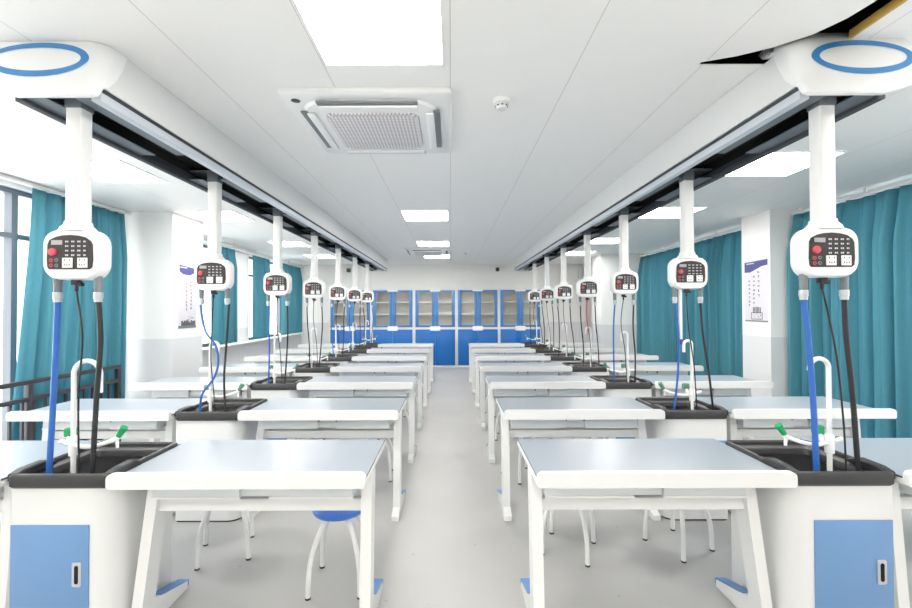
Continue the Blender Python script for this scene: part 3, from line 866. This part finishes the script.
def track(x, y0, y1, z, label):
    t = thing('curtain_track', label, 'curtain track', (x, (y0 + y1) / 2, z), 'white curtain tracks')
    h = (y1 - y0) / 2
    b = MB(); b.box(-.03, .03, -h, h, 0, .03, M['white'], .003); b.obj('rail', t)
    b = MB()
    n = int((y1 - y0) / 1.0) + 2
    for i in range(n):
        yy = -h + .1 + (2 * h - .2) * i / (n - 1); b.box(-.012, .012, yy - .015, yy + .015, .03, CEIL - z, M['white'])
    b.obj('bracket', t)
track(-4.10, 1.0, 5.33, 2.779, 'white curtain track along the ceiling at the near left window')
track(-4.10, 6.05, 11.6, 2.704, 'white curtain track above the two far left windows')
track(4.34, 1.0, 5.30, 2.74, 'white curtain track above the nearest right curtain')
track(4.34, 5.86, 9.59, 2.74, 'white curtain track above the right curtain between the pillars')

# safety rail in front of the near left window
t = thing('safety_rail', 'dark metal safety rail in front of the near left window', 'safety rail', (-3.975, 2.9, 0))
for z in (.895, .735):
    b = MB(); b.box(-.022, .022, -2.2, 2.14, z - .02, z + .02, M['rail_black'], .004); b.obj('handrail', t)
b = MB(); b.box(-.018, .018, -2.2, 2.14, .10, .13, M['rail_black'], .003); b.obj('bottom_rail', t)
for y in (-2.18, -1.06, 0.0, 1.06, 2.12):
    b = MB(); b.box(-.024, .024, y - .024, y + .024, 0, .875, M['rail_black'], .003); b.obj('post', t)
yy = -2.08
while yy < 2.08:
    if min(abs(yy - p) for p in (-2.18, -1.06, 0, 1.06, 2.12)) > .05:
        b = MB(); b.box(-.009, .009, yy - .011, yy + .011, .13, .715, M['rail_black']); b.obj('baluster', t)
    yy += .11

# ------------------------------------------------------------------ posters on the pillars
def glyph(b, cx, cz, s, rnd, m, y0):
    for _ in range(3):
        z = cz + rnd.uniform(-.42, .42) * s; w = rnd.uniform(.25, .5) * s; b.box(cx - w, cx + w, y0 - .0012, y0, z - .05 * s, z + .05 * s, m)
    for _ in range(2):
        x = cx + rnd.uniform(-.4, .4) * s; h = rnd.uniform(.25, .5) * s; b.box(x - .05 * s, x + .05 * s, y0 - .0012, y0, cz - h, cz + h, m)
def poster(label, loc, rz, w, h, cols, draw, seed):
    """built facing -y, then turned to the pillar face"""
    rnd = random.Random(seed)
    t = thing('poster', label, 'poster', loc, 'posters on the pillars'); t.rotation_euler = (0, 0, rz)
    b = MB(); b.box(-w / 2, w / 2, -.004, 0, 0, h, M['paper']); b.obj('sheet', t)
    b = MB()
    top = h - .03; pts = [(-w / 2, top - .02), (-w / 2, top)] if False else None
    lo = []
    if draw == 'right': lo = [(-w / 2, h - .155), (-w / 4, h - .16), (-.02, h - .135), (w / 4, h - .095), (w / 2, h - .085)]; hi = [(w / 2, h - .012), (-w / 2, h - .022)]
    else: lo = [(-w / 2 + .02, h - .10), (-w / 4, h - .135), (w / 8, h - .14), (w / 2 - .04, h - .10), (w / 2 - .03, h - .04)]; hi = [(w / 2 - .03, h - .035), (-w / 2 + .02, h - .012)]
    b.prism(lo + hi, 'y', -.0052, -.004, M['navy']); 
    x = -w / 2 + .04
    for i in range(9):
        b.box(x, x + .012, -.006, -.0052, h - .05, h - .036, M['paper']); x += .016
    b.obj('header', t, 'dark blue wave header')
    b = MB(); br = MB(); anyred = False
    for (cx, z1, n, step, sz, red) in cols:
        for i in range(n):
            mm = M['ink_red'] if red and i < n * .6 else M['ink']
            glyph(b, cx, z1 - i * step, sz * 1.25, rnd, mm, -.004)
    br.bm.free()
    b.obj('lettering', t)
    b = MB()
    if draw == 'right':
        x = -.055
        for hh in (.075, .07, .08, .072, .076, .068):
            b.box(x, x + .014, -.0052, -.004, .125, .125 + hh, M['ink']); x += .025
        for (x0, x1, z0, z1) in ((-.09, .115, .118, .126), (-.09, .115, .035, .043), (-.09, -.082, .035, .126), (.107, .115, .035, .126)): b.box(x0, x1, -.0052, -.004, z0, z1, M['ink'])
        for _ in range(10):
            x = rnd.uniform(-.07, .09); z = rnd.uniform(.05, .1); b.box(x, x + .02, -.0052, -.004, z, z + .006, M['grey'])
        b.box(-w / 2, w / 2, -.0050, -.004, .005, .022, M['grey'])
    else:
        x = -w / 2 + .06
        while x < w / 2 - .03:
            hh = rnd.uniform(.03, .075); b.box(x, x + .014, -.0052, -.004, .035, .035 + hh, M['ink']); x += .018
        for _ in range(14):
            x = rnd.uniform(.0, w / 2 - .04); z = rnd.uniform(.06, .17); b.box(x, x + .014, -.0051, -.004, z, z + .012, M['grey'])
        b.box(-w / 2, w / 2, -.0050, -.004, .0, .035, M['grey'])
    b.obj('drawing', t, 'small grey building drawing')
    return t
poster('white notice poster with navy header on the right pillar', (4.049, 5.57, 1.385), -PI / 2, .42, .825,
       [(.05, .66, 6, .062, .03, False), (-.035, .60, 7, .058, .03, False), (-.12, .55, 7, .055, .03, False)], 'right', 3)
poster('white notice poster with red lettering on the left pillar', (-3.549, 5.65, 1.325), PI / 2, .38, .85,
       [(-.02, .64, 9, .048, .03, True), (.075, .62, 8, .05, .03, False)], 'left', 5)

# ------------------------------------------------------------------ small things on the back wall
def wall_box(name, label, cat, x, z, w, h, d, m, grp=None, fm='panel'):
    t = thing(name, label, cat, (x, YB, z), grp)
    b = MB(); b.box(-w / 2, w / 2, -d, -.02, -h / 2, h / 2, m, .006); b.obj('housing', t)
    b = MB(); b.box(-.02, .02, -.03, 0, -.03, .03, M['grey']); b.obj('mount', t)
    b = MB(); b.box(-w / 2 + .012, w / 2 - .012, -d - .003, -d + .001, -h / 2 + .012, h / 2 - .012, M[fm]); b.obj('front_cover', t)
wall_box('security_camera', 'small dark security camera high on the back wall, right of the aisle', 'camera', 1.30, 2.67, .09, .10, .14, M['panel'], 'dark boxes on the back wall')
wall_box('security_camera', 'small dark security camera high on the back wall, left of the aisle', 'camera', -2.86, 2.66, .09, .10, .14, M['panel'], 'dark boxes on the back wall')
wall_box('wall_speaker', 'white wall speaker high on the back wall in the right corner', 'speaker', 3.62, 2.58, .12, .34, .14, M['white'], None, 'tray')
t = thing('banner', 'narrow pink banner hanging on the back wall in the right corner', 'banner', (3.84, YB - .02, .84))
b = MB(); b.box(-.07, .07, -.004, .004, 0, 1.06, M['pink']); b.obj('cloth', t)
b = MB(); b.tube([(-.085, 0, 1.065), (.085, 0, 1.065)], .01, M['white']); b.obj('rod', t)

# ------------------------------------------------------------------ world, camera, view
w = bpy.data.worlds.new('World'); scene.world = w; w.use_nodes = True
bg = w.node_tree.nodes['Background']; bg.inputs[0].default_value = (1.0, 0.985, 0.96, 1); bg.inputs[1].default_value = 1.5

cam = bpy.data.cameras.new('Camera'); co_ = bpy.data.objects.new('Camera', cam); COL.objects.link(co_)
cam.sensor_width = 36; cam.sensor_fit = 'HORIZONTAL'; cam.lens = 36 * 420 / 912
cam.clip_start = .02
co_.location = (0, 0, EYE); co_.rotation_euler = (Matrix.Rotation(PI / 2 + math.atan(5 / 420), 3, 'X') @ Matrix.Rotation(math.radians(-.18), 3, 'Z')).to_euler()
cam.shift_x = 5 / 912
scene.camera = co_
scene.view_settings.view_transform = 'Standard'
scene.view_settings.look = 'None'
scene.view_settings.exposure = 1.86
scene.view_settings.gamma = 1
scene.view_settings.use_curve_mapping = False
